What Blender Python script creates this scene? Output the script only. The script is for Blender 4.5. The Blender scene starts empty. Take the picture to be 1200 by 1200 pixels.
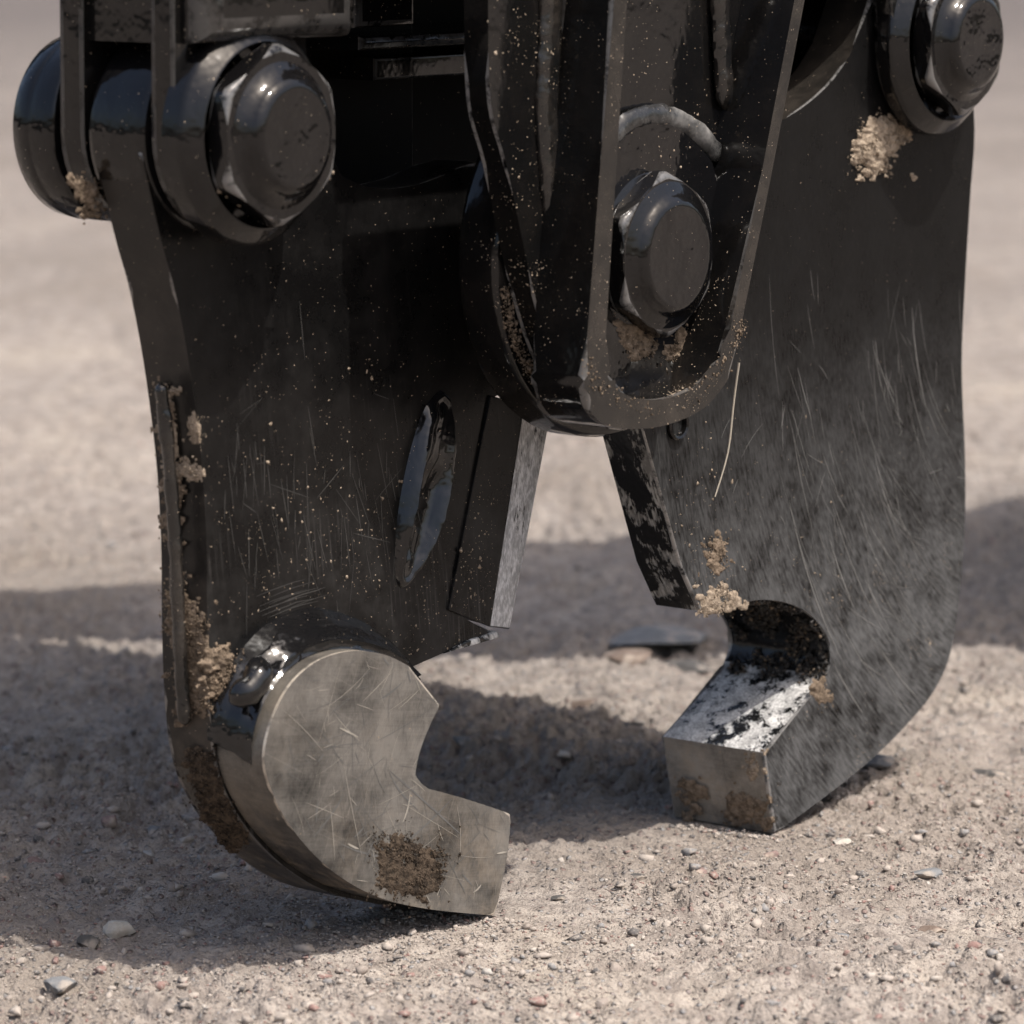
import bpy, bmesh, math, random
import numpy as np
from mathutils import Vector, Matrix, noise as mnoise

random.seed(7); rng = np.random.default_rng(7)
S = bpy.context.scene
COL = S.collection
R = math.radians

# ---------------------------------------------------------------- camera, sky, sun
CAM = Vector((0.0, -4.0, 1.018)); PITCH = R(9.0); FPX = 4800.0      # 144 mm on a 36 mm sensor, 1200 px frame
cd = bpy.data.cameras.new('camera'); cam = bpy.data.objects.new('camera', cd); COL.objects.link(cam)
cam.location = CAM; cam.rotation_euler = (math.pi / 2 - PITCH, 0, 0)
cd.lens = 144.0; cd.sensor_width = 36.0; cd.clip_start = 0.05; cd.clip_end = 500
cd.dof.use_dof = True; cd.dof.focus_distance = 4.02; cd.dof.aperture_fstop = 5.6; cd.dof.aperture_blades = 9
S.camera = cam

SUN_EL = 64.0
SUN_DIR = Vector((0.81 * math.cos(R(SUN_EL)), -0.59 * math.cos(R(SUN_EL)), math.sin(R(SUN_EL)))).normalized()
w = bpy.data.worlds.new('World'); S.world = w; w.use_nodes = True
wn = w.node_tree; bg = wn.nodes['Background']
sky = wn.nodes.new('ShaderNodeTexSky'); sky.sky_type = 'NISHITA'; sky.sun_disc = False
sky.sun_elevation = R(SUN_EL); sky.sun_rotation = math.atan2(SUN_DIR.x, SUN_DIR.y)
sky.dust_density = 6.0; sky.air_density = 1.0
wn.links.new(sky.outputs[0], bg.inputs[0]); bg.inputs[1].default_value = 0.15
sl = bpy.data.lights.new('sun', 'SUN'); sl.energy = 3.8; sl.angle = R(0.53); sl.color = (1.0, 0.95, 0.89)
sun = bpy.data.objects.new('sun', sl); COL.objects.link(sun)
sun.rotation_euler = SUN_DIR.to_track_quat('Z', 'Y').to_euler(); sun.location = SUN_DIR * 20
S.view_settings.view_transform = 'Standard'; S.view_settings.look = 'None'
S.view_settings.exposure = 0.32; S.view_settings.gamma = 1.0
S.render.engine = 'CYCLES'

# ---------------------------------------------------------------- tracing helpers (photo pixel -> point on a real plane)
fwd = Vector((0, math.cos(PITCH), -math.sin(PITCH))); upv = Vector((0, math.sin(PITCH), math.cos(PITCH)))
def ray(px, py): return fwd + Vector((1, 0, 0)) * ((px - 600) / FPX) + upv * ((600 - py) / FPX)
def gp(px, py):                                  # point on the ground
    d = ray(px, py); t = -CAM.z / d.z; return CAM + d * t
YAW = R(52.0)
TOOL = gp(908, 977)
U = Vector((math.cos(YAW), math.sin(YAW), 0)); B = Vector((-math.sin(YAW), math.cos(YAW), 0))
def tr(px, py, b):                               # (u, v) on the tool plane that lies b behind the front plane
    d = ray(px, py); p0 = TOOL + B * b
    t = (p0 - CAM).dot(B) / d.dot(B); q = CAM + d * t - TOOL
    return (q.dot(U), q.z)
def trs(pts, b): return [tr(x, y, b) for x, y in pts]
def spl(pts, n=7):                               # Catmull-Rom through pts, both ends kept
    out = []
    for i in range(len(pts) - 1):
        p0 = pts[max(i - 1, 0)]; p1 = pts[i]; p2 = pts[i + 1]; p3 = pts[min(i + 2, len(pts) - 1)]
        for k in range(n):
            t = k / n
            out.append(tuple(.5 * (2 * p1[j] + (p2[j] - p0[j]) * t + (2 * p0[j] - 5 * p1[j] + 4 * p2[j] - p3[j]) * t * t
                                   + (3 * p1[j] - p0[j] - 3 * p2[j] + p3[j]) * t ** 3) for j in range(len(p1))))
    out.append(tuple(pts[-1])); return out

# ---------------------------------------------------------------- node helpers
class G:
    def __init__(s, name):
        s.m = bpy.data.materials.new(name); s.m.use_nodes = True; s.t = s.m.node_tree; s.t.nodes.clear()
    def n(s, typ, ins=None, out=0, **props):
        nd = s.t.nodes.new('ShaderNode' + typ)
        for k, v in props.items(): setattr(nd, k, v)
        for k, v in (ins or {}).items():
            if isinstance(v, bpy.types.NodeSocket): s.t.links.new(v, nd.inputs[k])
            else: nd.inputs[k].default_value = v
        return nd.outputs[out]
    def math(s, op, a, b=0.0, c=0.0, clamp=False): return s.n('Math', {0: a, 1: b, 2: c}, operation=op, use_clamp=clamp)
    def noise(s, vec, scale, detail=2.0, rough=.5, dist=0.0):
        return s.n('TexNoise', {'Vector': vec, 'Scale': scale, 'Detail': detail, 'Roughness': rough, 'Distortion': dist})
    def step(s, v, a, b): return s.n('MapRange', {0: v, 1: a, 2: b, 3: 0.0, 4: 1.0}, interpolation_type='SMOOTHSTEP')
    def mix(s, f, a, b):
        nd = s.t.nodes.new('ShaderNodeMix'); nd.data_type = 'RGBA'
        for i, v in ((0, f), (6, a), (7, b)):
            if isinstance(v, bpy.types.NodeSocket): s.t.links.new(v, nd.inputs[i])
            elif i == 0: nd.inputs[0].default_value = v
            else: nd.inputs[i].default_value = (*v, 1) if len(v) == 3 else v
        return nd.outputs[2]
    def mixf(s, f, a, b):
        nd = s.t.nodes.new('ShaderNodeMix'); nd.data_type = 'FLOAT'
        for i, v in ((0, f), (2, a), (3, b)):
            if isinstance(v, bpy.types.NodeSocket): s.t.links.new(v, nd.inputs[i])
            else: nd.inputs[i].default_value = v
        return nd.outputs[0]
    def out(s, **ins):
        p = s.t.nodes.new('ShaderNodeBsdfPrincipled')
        for k, v in ins.items():
            k = k.replace('_', ' ')
            if isinstance(v, bpy.types.NodeSocket): s.t.links.new(v, p.inputs[k])
            else: p.inputs[k].default_value = (*v, 1) if isinstance(v, tuple) and len(v) == 3 else v
        o = s.t.nodes.new('ShaderNodeOutputMaterial'); s.t.links.new(p.outputs[0], o.inputs[0]); return s.m
    def obj(s): return s.n('TexCoord', out=3)
    def scaled(s, v, sc, rot=(0, 0, 0)):
        if any(rot): v = s.n('Mapping', {0: v, 'Rotation': rot})
        return s.n('Mapping', {0: v, 'Scale': sc})
    def z(s, v): return s.n('SeparateXYZ', {0: v}, out=2)

TAN = (.42, .335, .25)
def line_mask(g, vec, scale, lo=.004, hi=.012, detail=0):
    n = g.noise(vec, scale, detail); d = g.math('ABSOLUTE', g.math('SUBTRACT', n, .5))
    return g.math('SUBTRACT', 1.0, g.step(d, lo, hi))
def streaks(g, vec, lo=.66, hi=.78): return g.step(g.noise(vec, 1.0, 1.0), lo, hi)
def edge_mask(g, amount, P):
    a = g.n('Attribute', attribute_name='edge', out=2)
    return g.math('MULTIPLY', g.math('MULTIPLY', a, g.step(g.noise(P, 45.0, 4.0, .7), .36, .56)), amount)
def paint(name, base=(.0075, .0072, .0072), rough=.2, dust=.5, scratch=None, arc=None, edge=.5, low=None,
          film=.06, peel=.25, steel=(.23, .22, .21), spec=.45, filmcol=(.20, .160, .125)):
    g = G(name); P = g.obj()
    reg = g.step(g.noise(P, 11.0, 4.0, .7), .47, .72)
    if low:                                       # dust gathers towards the ground: 1 at v=low[0], 0 at v=low[1]
        lw = g.n('MapRange', {0: g.z(P), 1: low[0], 2: low[1], 3: 1.0, 4: 0.0}, interpolation_type='SMOOTHSTEP')
    else: lw = .35
    regd = g.math('MULTIPLY', g.math('ADD', reg, .06), g.math('MULTIPLY_ADD', lw, .9, .25))
    s1 = g.step(g.math('MULTIPLY_ADD', regd, .20 * dust, g.noise(P, 420.0, 1.0)), .765, .805)
    s2 = g.step(g.math('MULTIPLY_ADD', regd, .22 * dust, g.noise(P, 140.0, 3.0, .65)), .772, .792)
    speck = g.math('MAXIMUM', s1, s2)
    fn = g.noise(P, 14.0, 5.0, .7)
    fl = g.math('MULTIPLY', g.step(fn, .38, .75), g.math('MULTIPLY_ADD', lw, film * 1.6, film * .5))
    sc = None
    if scratch == 'arc':
        d = g.n('VectorMath', {0: P, 1: arc}, operation='SUBTRACT')
        sx = g.n('SeparateXYZ', {0: d}, out=0); sz = g.n('SeparateXYZ', {0: d}, out=2)
        rad = g.math('SQRT', g.math('ADD', g.math('MULTIPLY', sx, sx), g.math('MULTIPLY', sz, sz)))
        ang = g.math('DIVIDE', sz, rad)
        pv = g.n('CombineXYZ', {0: g.math('MULTIPLY', g.math('MULTIPLY_ADD', g.noise(P, 2.5, 0.0), .03, rad), 380.0), 1: g.math('MULTIPLY', ang, 1.9), 2: 3.7})
        pv2 = g.n('CombineXYZ', {0: g.math('MULTIPLY', rad, 320.0), 1: g.math('MULTIPLY', ang, 42.0)})
        fl = g.math('MULTIPLY', g.step(g.math('MULTIPLY_ADD', g.noise(pv2, 1.0, 4.0, .7), .5, g.math('MULTIPLY', fn, .5)), .35, .64), g.math('MULTIPLY_ADD', lw, film * 1.8, film * .06))
        l1 = g.math('MULTIPLY', streaks(g, pv, .675, .765), g.step(g.noise(P, 8.0, 3.0), .47, .60))
        sc = g.math('MULTIPLY', l1, g.math('MULTIPLY', lw, .30))
    elif scratch == 'vert':
        a = g.scaled(P, (380, 380, 10), (0, R(6), 0)); c = g.scaled(P, (300, 300, 12), (0, R(-62), 0))
        l1 = g.math('MULTIPLY', g.step(g.noise(a, 1.0, 2.0), .54, .74), g.step(g.noise(P, 10.0, 3.0), .46, .64))
        l1 = g.math('MULTIPLY', l1, g.math('MULTIPLY_ADD', lw, .8, .05))
        sc = g.math('MULTIPLY', l1, .32)
    if edge > 0:
        em = edge_mask(g, edge, P); sc = em if sc is None else g.math('MAXIMUM', sc, em)
    col = (*base, 1)
    if sc is not None: col = g.mix(sc, base, steel)
    col = g.mix(fl, col, filmcol); col = g.mix(speck, col, TAN)
    r = g.math('MULTIPLY_ADD', fn, .16, rough - .06)
    r = g.math('MULTIPLY_ADD', fl, .9, r)
    if sc is not None: r = g.mixf(sc, r, .42)
    r = g.mixf(speck, r, .95)
    met = 0.0 if sc is None else g.math('MULTIPLY', sc, g.math('SUBTRACT', .7, speck), clamp=True)
    h = g.math('MULTIPLY_ADD', g.noise(P, 170.0, 0.0), .00030 * peel, g.math('MULTIPLY', g.noise(P, 28.0, 1.0), .0022 * peel))
    bmp = g.n('Bump', {'Height': h, 'Strength': 1.0, 'Distance': 1.0})
    return g.out(Base_Color=col, Roughness=r, Metallic=met, Normal=bmp, Specular_IOR_Level=g.mixf(speck, spec, .1))

def worn_steel(name, base=(.25, .236, .215), dark=(.045, .043, .04), arc=None, dustv=.5, metal=.55):
    g = G(name); P = g.obj()
    big = g.noise(P, 9.0, 6.0, .68); a = g.noise(g.scaled(P, (900, 900, 16), (0, R(7), 0)), 1.0, 3.0)
    b = g.noise(g.scaled(P, (700, 700, 16), (0, R(-35), 0)), 1.0, 2.0); c = g.noise(g.scaled(P, (20, 20, 700), (0, R(-9), 0)), 1.0, 2.0)
    streak = g.math('ADD', g.math('MULTIPLY', a, .34), g.math('ADD', g.math('MULTIPLY', b, .33), g.math('MULTIPLY', c, .33)))
    f = g.math('MULTIPLY_ADD', g.math('SUBTRACT', streak, .5), 1.2, g.math('MULTIPLY_ADD', g.math('SUBTRACT', big, .5), 3.4, .50), clamp=True)
    col = g.mix(f, dark, base)
    l = streaks(g, g.scaled(P, (520, 520, 13), (0, R(-24), 0)), .66, .74); l2 = streaks(g, g.scaled(P, (460, 460, 11), (0, R(63), 0)), .66, .74)
    lm = g.math('MAXIMUM', l, l2); col = g.mix(g.math('MULTIPLY', lm, .12), col, (.42, .39, .34))
    dst = g.math('MULTIPLY', g.step(g.noise(P, 16.0, 6.0, .75), .44, .72), dustv)
    zz = g.n('MapRange', {0: g.z(P), 1: 0.0, 2: .2, 3: 1.0, 4: .25})
    dst = g.math('MULTIPLY', dst, zz)
    em = edge_mask(g, .95, P)
    col = g.mix(em, col, (.62, .55, .46))
    sp = g.step(g.noise(P, 150.0, 3.0, .6), .70, .73)
    dm = g.math('MAXIMUM', dst, sp); col = g.mix(dm, col, (.30, .24, .175))
    r = g.mixf(dm, g.math('MULTIPLY_ADD', a, .25, .30), .95)
    h = g.math('MULTIPLY_ADD', a, .0003, g.math('MULTIPLY', g.noise(P, 60.0, 2.0), .0011))
    bmp = g.n('Bump', {'Height': h, 'Strength': .8, 'Distance': 1.0})
    return g.out(Base_Color=col, Roughness=r, Metallic=g.math('MULTIPLY', g.math('SUBTRACT', 1.0, dm), metal), Normal=bmp)

def chipped(name, bare=(.55, .53, .50), amount=.5, stretch=(60, 60, 14)):
    g = G(name); P = g.obj()
    n = g.math('MULTIPLY_ADD', g.noise(g.scaled(P, stretch), 1.0, 5.0, .62), .75, g.math('MULTIPLY', g.noise(P, 14.0, 3.0), .25))
    fine = g.noise(g.scaled(P, (400, 400, 90), (0, R(30), 0)), 1.0, 3.0)
    n = g.math('MULTIPLY_ADD', g.math('SUBTRACT', fine, .5), .22, n)
    m = g.step(n, .585 - .2 * amount, .66 - .2 * amount)
    m2 = g.step(g.math('MULTIPLY_ADD', fine, .4, g.math('MULTIPLY', g.noise(P, 60.0, 5.0, .7), .6)), .42, .62)
    col = g.mix(m, (.007, .007, .007), g.mix(m2, tuple(c * .42 for c in bare), bare))
    h = g.math('MULTIPLY_ADD', m, -.0012, g.math('MULTIPLY', g.noise(P, 90.0, 4.0), .0012))
    bmp = g.n('Bump', {'Height': h, 'Strength': 1.0, 'Distance': 1.0})
    return g.out(Base_Color=col, Roughness=g.mixf(m, .22, .5), Metallic=g.math('MULTIPLY', m, .08), Normal=bmp)

def dirt_mat(name, a=(.36, .26, .17), b=(.17, .115, .07)):
    g = G(name); P = g.obj()
    n = g.noise(P, 120.0, 4.0, .7); n2 = g.noise(P, 500.0, 2.0)
    col = g.mix(g.step(n, .35, .65), b, a); col = g.mix(g.step(n2, .6, .7), col, tuple(min(1, c * 1.35) for c in a))
    bmp = g.n('Bump', {'Height': g.math('MULTIPLY_ADD', n2, .0012, g.math('MULTIPLY', n, .002)), 'Strength': 1.0, 'Distance': 1.0})
    return g.out(Base_Color=col, Roughness=.95, Normal=bmp, Specular_IOR_Level=.15)

ARC = (tr(960, 300, 0)[0] + .55, 0, tr(960, 300, 0)[1])
V0 = 0.0
M = {}
M['paint'] = paint('black_gloss_paint', base=(.0045, .0043, .0043), dust=.8, low=(.30, 1.2), film=.02, spec=.42, rough=.09, peel=.4, edge=.85, steel=(.40, .385, .37))  # edge wear pushed paler so bright edge highlights sit in the colour
M['paint_soft'] = paint('black_satin_paint', base=(.0045, .0043, .0043), dust=.5, low=(.30, 1.2), film=.02, spec=.42, rough=.10, peel=.6, edge=.22)
M['paint_clean'] = paint('black_gloss_paint_clean', base=(.0045, .0043, .0045), dust=.12, edge=.45, film=.008, peel=.9, rough=.075, spec=.45, steel=(.36, .35, .34))
M['void_shade'] = paint('void_shade_paint', base=(.004, .0038, .0036), dust=.2, edge=.2, film=.01, spec=.10, rough=.5)  # black dulled further, putting the shade of the recess into the material
M['rib_edge'] = paint('dusty_rib_painted_reflection', base=(.012, .011, .010), dust=.7, film=.13, rough=.18, edge=.55)  # dust, plus the ground's reflection painted in as a lighter front colour
M['ridge'] = paint('dust_caked_ridge', base=(.012, .011, .010), dust=1.0, film=.7, rough=.4, edge=0, filmcol=(.30, .235, .175))
M['jaw_left'] = paint('black_jaw_paint', base=(.0045, .0043, .0043), dust=.55, low=(.16, .58), scratch='vert', film=.10, rough=.26, edge=.9, spec=.16, filmcol=(.15, .142, .135))
M['jaw_edge'] = paint('dusty_jaw_edge_paint', base=(.010, .009, .008), dust=.7, low=(.02, .50), film=.22, rough=.32, edge=.9, spec=.3)
M['jaw_right'] = paint('scuffed_jaw_paint', base=(.0052, .0050, .0050), dust=.6, low=(.14, .60), scratch='arc', arc=ARC, film=.38, rough=.26, spec=.09,
                       edge=.9, steel=(.42, .41, .40), filmcol=(.165, .165, .165))
M['steel'] = worn_steel('worn_tip_steel')
M['steel_side'] = worn_steel('dusty_tip_side', base=(.16, .145, .125), dark=(.035, .031, .027), dustv=.75, metal=.35)
M['tip_end'] = worn_steel('tip_end_steel', base=(.34, .315, .28), dark=(.05, .046, .04), dustv=.8, metal=.35)
M['tip_top'] = chipped('scraped_tip_top', bare=(.66, .65, .63), amount=.85, stretch=(46, 46, 46))
M['blade_bare'] = chipped('bare_blade_bevel', bare=(.72, .72, .73), amount=1.0, stretch=(26, 26, 10))
M['blade_chip'] = chipped('chipped_blade_edge', bare=(.40, .39, .37), amount=.42, stretch=(70, 50, 16))
M['gunk'] = chipped('greasy_recess', bare=(.20, .17, .13), amount=.15, stretch=(40, 60, 60))
M['weld'] = paint('painted_weld', dust=.35, edge=0, film=.015, peel=1.3, rough=.09, spec=.6, base=(.006, .006, .0065))
M['weld_semi'] = paint('lightly_dusted_weld', dust=.9, edge=0, film=.16, peel=2.0, rough=.13, spec=.6, base=(.006, .006, .006))
M['weld_pale'] = paint('dust_coated_weld', dust=.9, edge=0, film=.55, peel=1.6, rough=.2, base=(.02, .02, .02), filmcol=(.34, .33, .315))
M['weld_dusty'] = paint('dusty_painted_weld', dust=.9, edge=0, film=.28, peel=1.4, rough=.2, base=(.016, .015, .014))
M['dirt'] = dirt_mat('dried_earth', (.22, .168, .122), (.09, .067, .047)); M['dirt_dark'] = dirt_mat('damp_earth', (.085, .063, .045), (.022, .017, .013))
M['tar'] = dirt_mat('greasy_black_earth', (.035, .029, .023), (.008, .0075, .007)); M['tar'].node_tree.nodes['Principled BSDF'].inputs['Roughness'].default_value = .4; M['tar'].node_tree.nodes['Principled BSDF'].inputs['Specular IOR Level'].default_value = .5
M['dirt_pale'] = dirt_mat('pale_dried_earth', (.36, .292, .222), (.17, .132, .096))

# ---------------------------------------------------------------- mesh helpers
def finish(name, bm, mat, parent=None, angle=38, weighted=False, smooth=True):
    bmesh.ops.recalc_face_normals(bm, faces=bm.faces)
    me = bpy.data.meshes.new(name); bm.to_mesh(me); bm.free()
    for m in (mat if isinstance(mat, (list, tuple)) else [mat]): me.materials.append(m)
    if smooth:
        me.polygons.foreach_set('use_smooth', [True] * len(me.polygons)); me.set_sharp_from_angle(angle=R(angle))
    o = bpy.data.objects.new(name, me); COL.objects.link(o)
    if parent: o.parent = parent
    if weighted:
        md = o.modifiers.new('weighted', 'WEIGHTED_NORMAL'); md.keep_sharp = True
    return o
def prism(name, outline, b0, b1, mat, parent, bevel=.004, sidemat=None, seg=2, bev_back=True, bev_front=True):
    """plate with the given (u, v) outline between depths b0 (front) and b1 (back)"""
    bm = bmesh.new(); n = len(outline); el = bm.faces.layers.float.new('edge')
    f = [bm.verts.new((u, b0, v)) for u, v in outline]; k = [bm.verts.new((u, b1, v)) for u, v in outline]
    ff = bm.faces.new(f); bf = bm.faces.new(k[::-1]); sides = []
    for i in range(n):
        q = bm.faces.new((f[i], k[i], k[(i + 1) % n], f[(i + 1) % n])); sides.append(q)
        if sidemat: q.material_index = sidemat(i, outline[i], outline[(i + 1) % n])
    if bevel > 0:
        es = (list(ff.edges) if bev_front else []) + (list(bf.edges) if bev_back else [])
        res = bmesh.ops.bevel(bm, geom=es, offset=bevel, segments=seg, profile=.5, affect='EDGES', clamp_overlap=True)
        for q in res['faces']: q[el] = 1.0
    return finish(name, bm, mat, parent, weighted=True)
def lathe(bm, c, prof, n=56, jit=0.0):
    """rings of (radius, b) about the axis through c=(u,v)"""
    rings = []
    for r, b in prof:
        if r <= 1e-6: rings.append([bm.verts.new((c[0], b, c[1]))]); continue
        rings.append([bm.verts.new((c[0] + r * math.cos(2 * math.pi * i / n), b, c[1] + r * math.sin(2 * math.pi * i / n))) for i in range(n)])
    for a, d in zip(rings, rings[1:]):
        for i in range(n):
            j = (i + 1) % n
            if len(a) == 1 and len(d) == 1: continue
            if len(a) == 1: bm.faces.new((a[0], d[i], d[j]))
            elif len(d) == 1: bm.faces.new((a[i], d[0], a[j]))
            else: bm.faces.new((a[i], d[i], d[j], a[j]))
def box(name, u0, u1, b0, b1, v0, v1, mat, parent, bevel=.006, seg=2):
    return prism(name, [(u0, v0), (u1, v0), (u1, v1), (u0, v1)], b0, b1, mat, parent, bevel, seg=seg)
def bead(name, pts, rad, mat, parent, ripple=.18, step=.004, flat=1.0, nr=10, seed=0):
    """a weld bead: a rippled tube through 3-D points given as (u, b, v)"""
    d = spl([tuple(p) for p in pts], 24); P = [Vector(p) for p in d]
    L = [0]
    for a, c in zip(P, P[1:]): L.append(L[-1] + (c - a).length)
    m = max(4, int(L[-1] / step)); Q = []
    j = 0
    for i in range(m + 1):
        s = L[-1] * i / m
        while j < len(L) - 2 and L[j + 1] < s: j += 1
        t = (s - L[j]) / max(1e-9, L[j + 1] - L[j]); Q.append(P[j].lerp(P[j + 1], min(1, t)))
    bm = bmesh.new(); rings = []
    for i, q in enumerate(Q):
        tg = (Q[min(i + 1, m)] - Q[max(i - 1, 0)]).normalized()
        a = tg.cross(Vector((0, 1, 0)));  a = a.normalized() if a.length > .1 else Vector((1, 0, 0)); c = tg.cross(a).normalized()
        end = min(1, math.sqrt(max(0.02, min(i, m - i) * step / rad)))
        sc = rad * end * (1 + ripple * .12 * math.sin(i * 1.7 + 2 * mnoise.noise(q * 30)) + ripple * 1.3 * mnoise.noise(q * 60 + Vector((seed, 0, 0))))
        ring = []
        for k in range(nr):
            th = 2 * math.pi * k / nr; rr = sc * (1 + ripple * mnoise.noise(q * 130 + Vector((math.cos(th), math.sin(th), seed))))
            ring.append(bm.verts.new(q + a * (rr * math.cos(th)) + c * (rr * flat * math.sin(th))))
        rings.append(ring)
    for x, y in zip(rings, rings[1:]):
        for k in range(nr): bm.faces.new((x[k], x[(k + 1) % nr], y[(k + 1) % nr], y[k]))
    bm.faces.new(rings[0][::-1]); bm.faces.new(rings[-1])
    return finish(name, bm, mat, parent, angle=60)

def ico_proto(sub, jit, seed):
    bm = bmesh.new(); bmesh.ops.create_icosphere(bm, subdivisions=sub, radius=1.0); r = random.Random(seed)
    for v in bm.verts: v.co *= 1 + jit * (r.random() - .5) * 2
    V = np.array([v.co[:] for v in bm.verts]); F = np.array([[v.index for v in f.verts] for f in bm.faces]); bm.free(); return V, F
def hull_proto(seed):
    r = random.Random(seed); bm = bmesh.new()
    for _ in range(11):
        v = Vector((r.gauss(0, 1), r.gauss(0, 1), r.gauss(0, 1))).normalized() * r.uniform(.75, 1.1); bm.verts.new(v)
    h = bmesh.ops.convex_hull(bm, input=bm.verts)
    bmesh.ops.delete(bm, geom=[g_ for g_ in h['geom_interior'] if isinstance(g_, bmesh.types.BMVert)], context='VERTS')
    bmesh.ops.triangulate(bm, faces=bm.faces); bmesh.ops.recalc_face_normals(bm, faces=bm.faces); bm.verts.index_update()
    V = np.array([v.co[:] for v in bm.verts]); F = np.array([[v.index for v in f.verts] for f in bm.faces]); bm.free(); return V, F
PROTO1 = [hull_proto(i) for i in range(18)]
def rot_mats(n):
    q = rng.normal(size=(n, 4)); q /= np.linalg.norm(q, axis=1)[:, None]; a, b, c, d = q.T
    return np.stack([np.stack([1 - 2 * (c * c + d * d), 2 * (b * c - a * d), 2 * (b * d + a * c)], 1),
                     np.stack([2 * (b * c + a * d), 1 - 2 * (b * b + d * d), 2 * (c * d - a * b)], 1),
                     np.stack([2 * (b * d - a * c), 2 * (c * d + a * b), 1 - 2 * (b * b + c * c)], 1)], 1)
def crumbs(name, pos, size, squash, axis, mat, parent=None, tint=None):
    """many small jagged grains joined into one mesh; axis is the direction in which they are flattened"""
    n = len(pos); pos = np.asarray(pos, float); size = np.asarray(size, float); Vs = []; Fs = []; Ts = []; off = 0
    Rm = rot_mats(n); pick = rng.integers(0, len(PROTO1), n); sq = np.ones(3); sq[axis] = squash
    stretch = rng.uniform(.55, 1.4, (n, 3))
    for k, (V, F) in enumerate(PROTO1):
        idx = np.where(pick == k)[0]
        if not len(idx): continue
        v = np.einsum('nij,vj->nvi', Rm[idx], V) * stretch[idx][:, None, :] * sq * size[idx][:, None, None] + pos[idx][:, None, :]
        nv = len(V); f = F[None] + (np.arange(len(idx)) * nv)[:, None, None] + off
        Vs.append(v.reshape(-1, 3)); Fs.append(f.reshape(-1, 3)); off += nv * len(idx)
        if tint is not None: Ts.append(np.repeat(tint[idx], nv))
    V = np.concatenate(Vs); F = np.concatenate(Fs); me = bpy.data.meshes.new(name)
    me.vertices.add(len(V)); me.vertices.foreach_set('co', V.ravel()); me.loops.add(F.size)
    me.loops.foreach_set('vertex_index', F.ravel().astype(np.int32)); me.polygons.add(len(F))
    me.polygons.foreach_set('loop_start', np.arange(0, F.size, 3, dtype=np.int32)); me.update(calc_edges=True)
    if tint is not None:
        at = me.attributes.new('tint', 'FLOAT', 'POINT'); at.data.foreach_set('value', np.concatenate(Ts).astype(np.float32))
    me.materials.append(mat); o = bpy.data.objects.new(name, me); COL.objects.link(o)
    if parent: o.parent = parent
    o['kind'] = 'stuff'
    return o
def inside(p, poly):
    c = False; j = len(poly) - 1
    for i in range(len(poly)):
        if (poly[i][1] > p[1]) != (poly[j][1] > p[1]) and p[0] < (poly[j][0] - poly[i][0]) * (p[1] - poly[i][1]) / (poly[j][1] - poly[i][1]) + poly[i][0]: c = not c
        j = i
    return c
def dirt_patch(name, pxpoly, b, count, smin, smax, mat, parent, thick=.004, edge=.5, seed=0):
    """crumbs of dried earth stuck on a plate face at depth b, inside a ragged outline"""
    cd_ = caked('dirt_crust', pxpoly, on_plane(b), FRONT, min(thick * .5, .005), mat, parent, seed)
    count = int(count * 1.6); smin *= .30; smax *= .55; thick *= .6
    poly = trs(pxpoly, b); us = [p[0] for p in poly]; vs = [p[1] for p in poly]
    cu = sum(us) / len(us); cv = sum(vs) / len(vs); pos = []; size = []; r = random.Random(seed); tries = 0
    while len(pos) < count and tries < count * 40:
        tries += 1
        du = .2 * (max(us) - min(us)); dv = .2 * (max(vs) - min(vs)); p = (r.uniform(min(us) - du, max(us) + du), r.uniform(min(vs) - dv, max(vs) + dv))
        k = 1 + .55 * mnoise.noise(Vector((p[0] * 60, p[1] * 60, seed))) + .35 * mnoise.noise(Vector((p[0] * 170, p[1] * 170, seed))) + abs(r.gauss(0, .30)) - .16
        q = (cu + (p[0] - cu) * k, cv + (p[1] - cv) * k)
        if inside(q, poly):
            hgt = max(0, .5 + mnoise.noise(Vector((p[0] * 55, p[1] * 55, seed + 9)))) * thick
            pos.append((p[0], b - r.random() * hgt, p[1])); size.append(smin + (smax - smin) * r.random() ** 4)
    return crumbs(name, pos, size, .8, 1, mat, parent)

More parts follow.
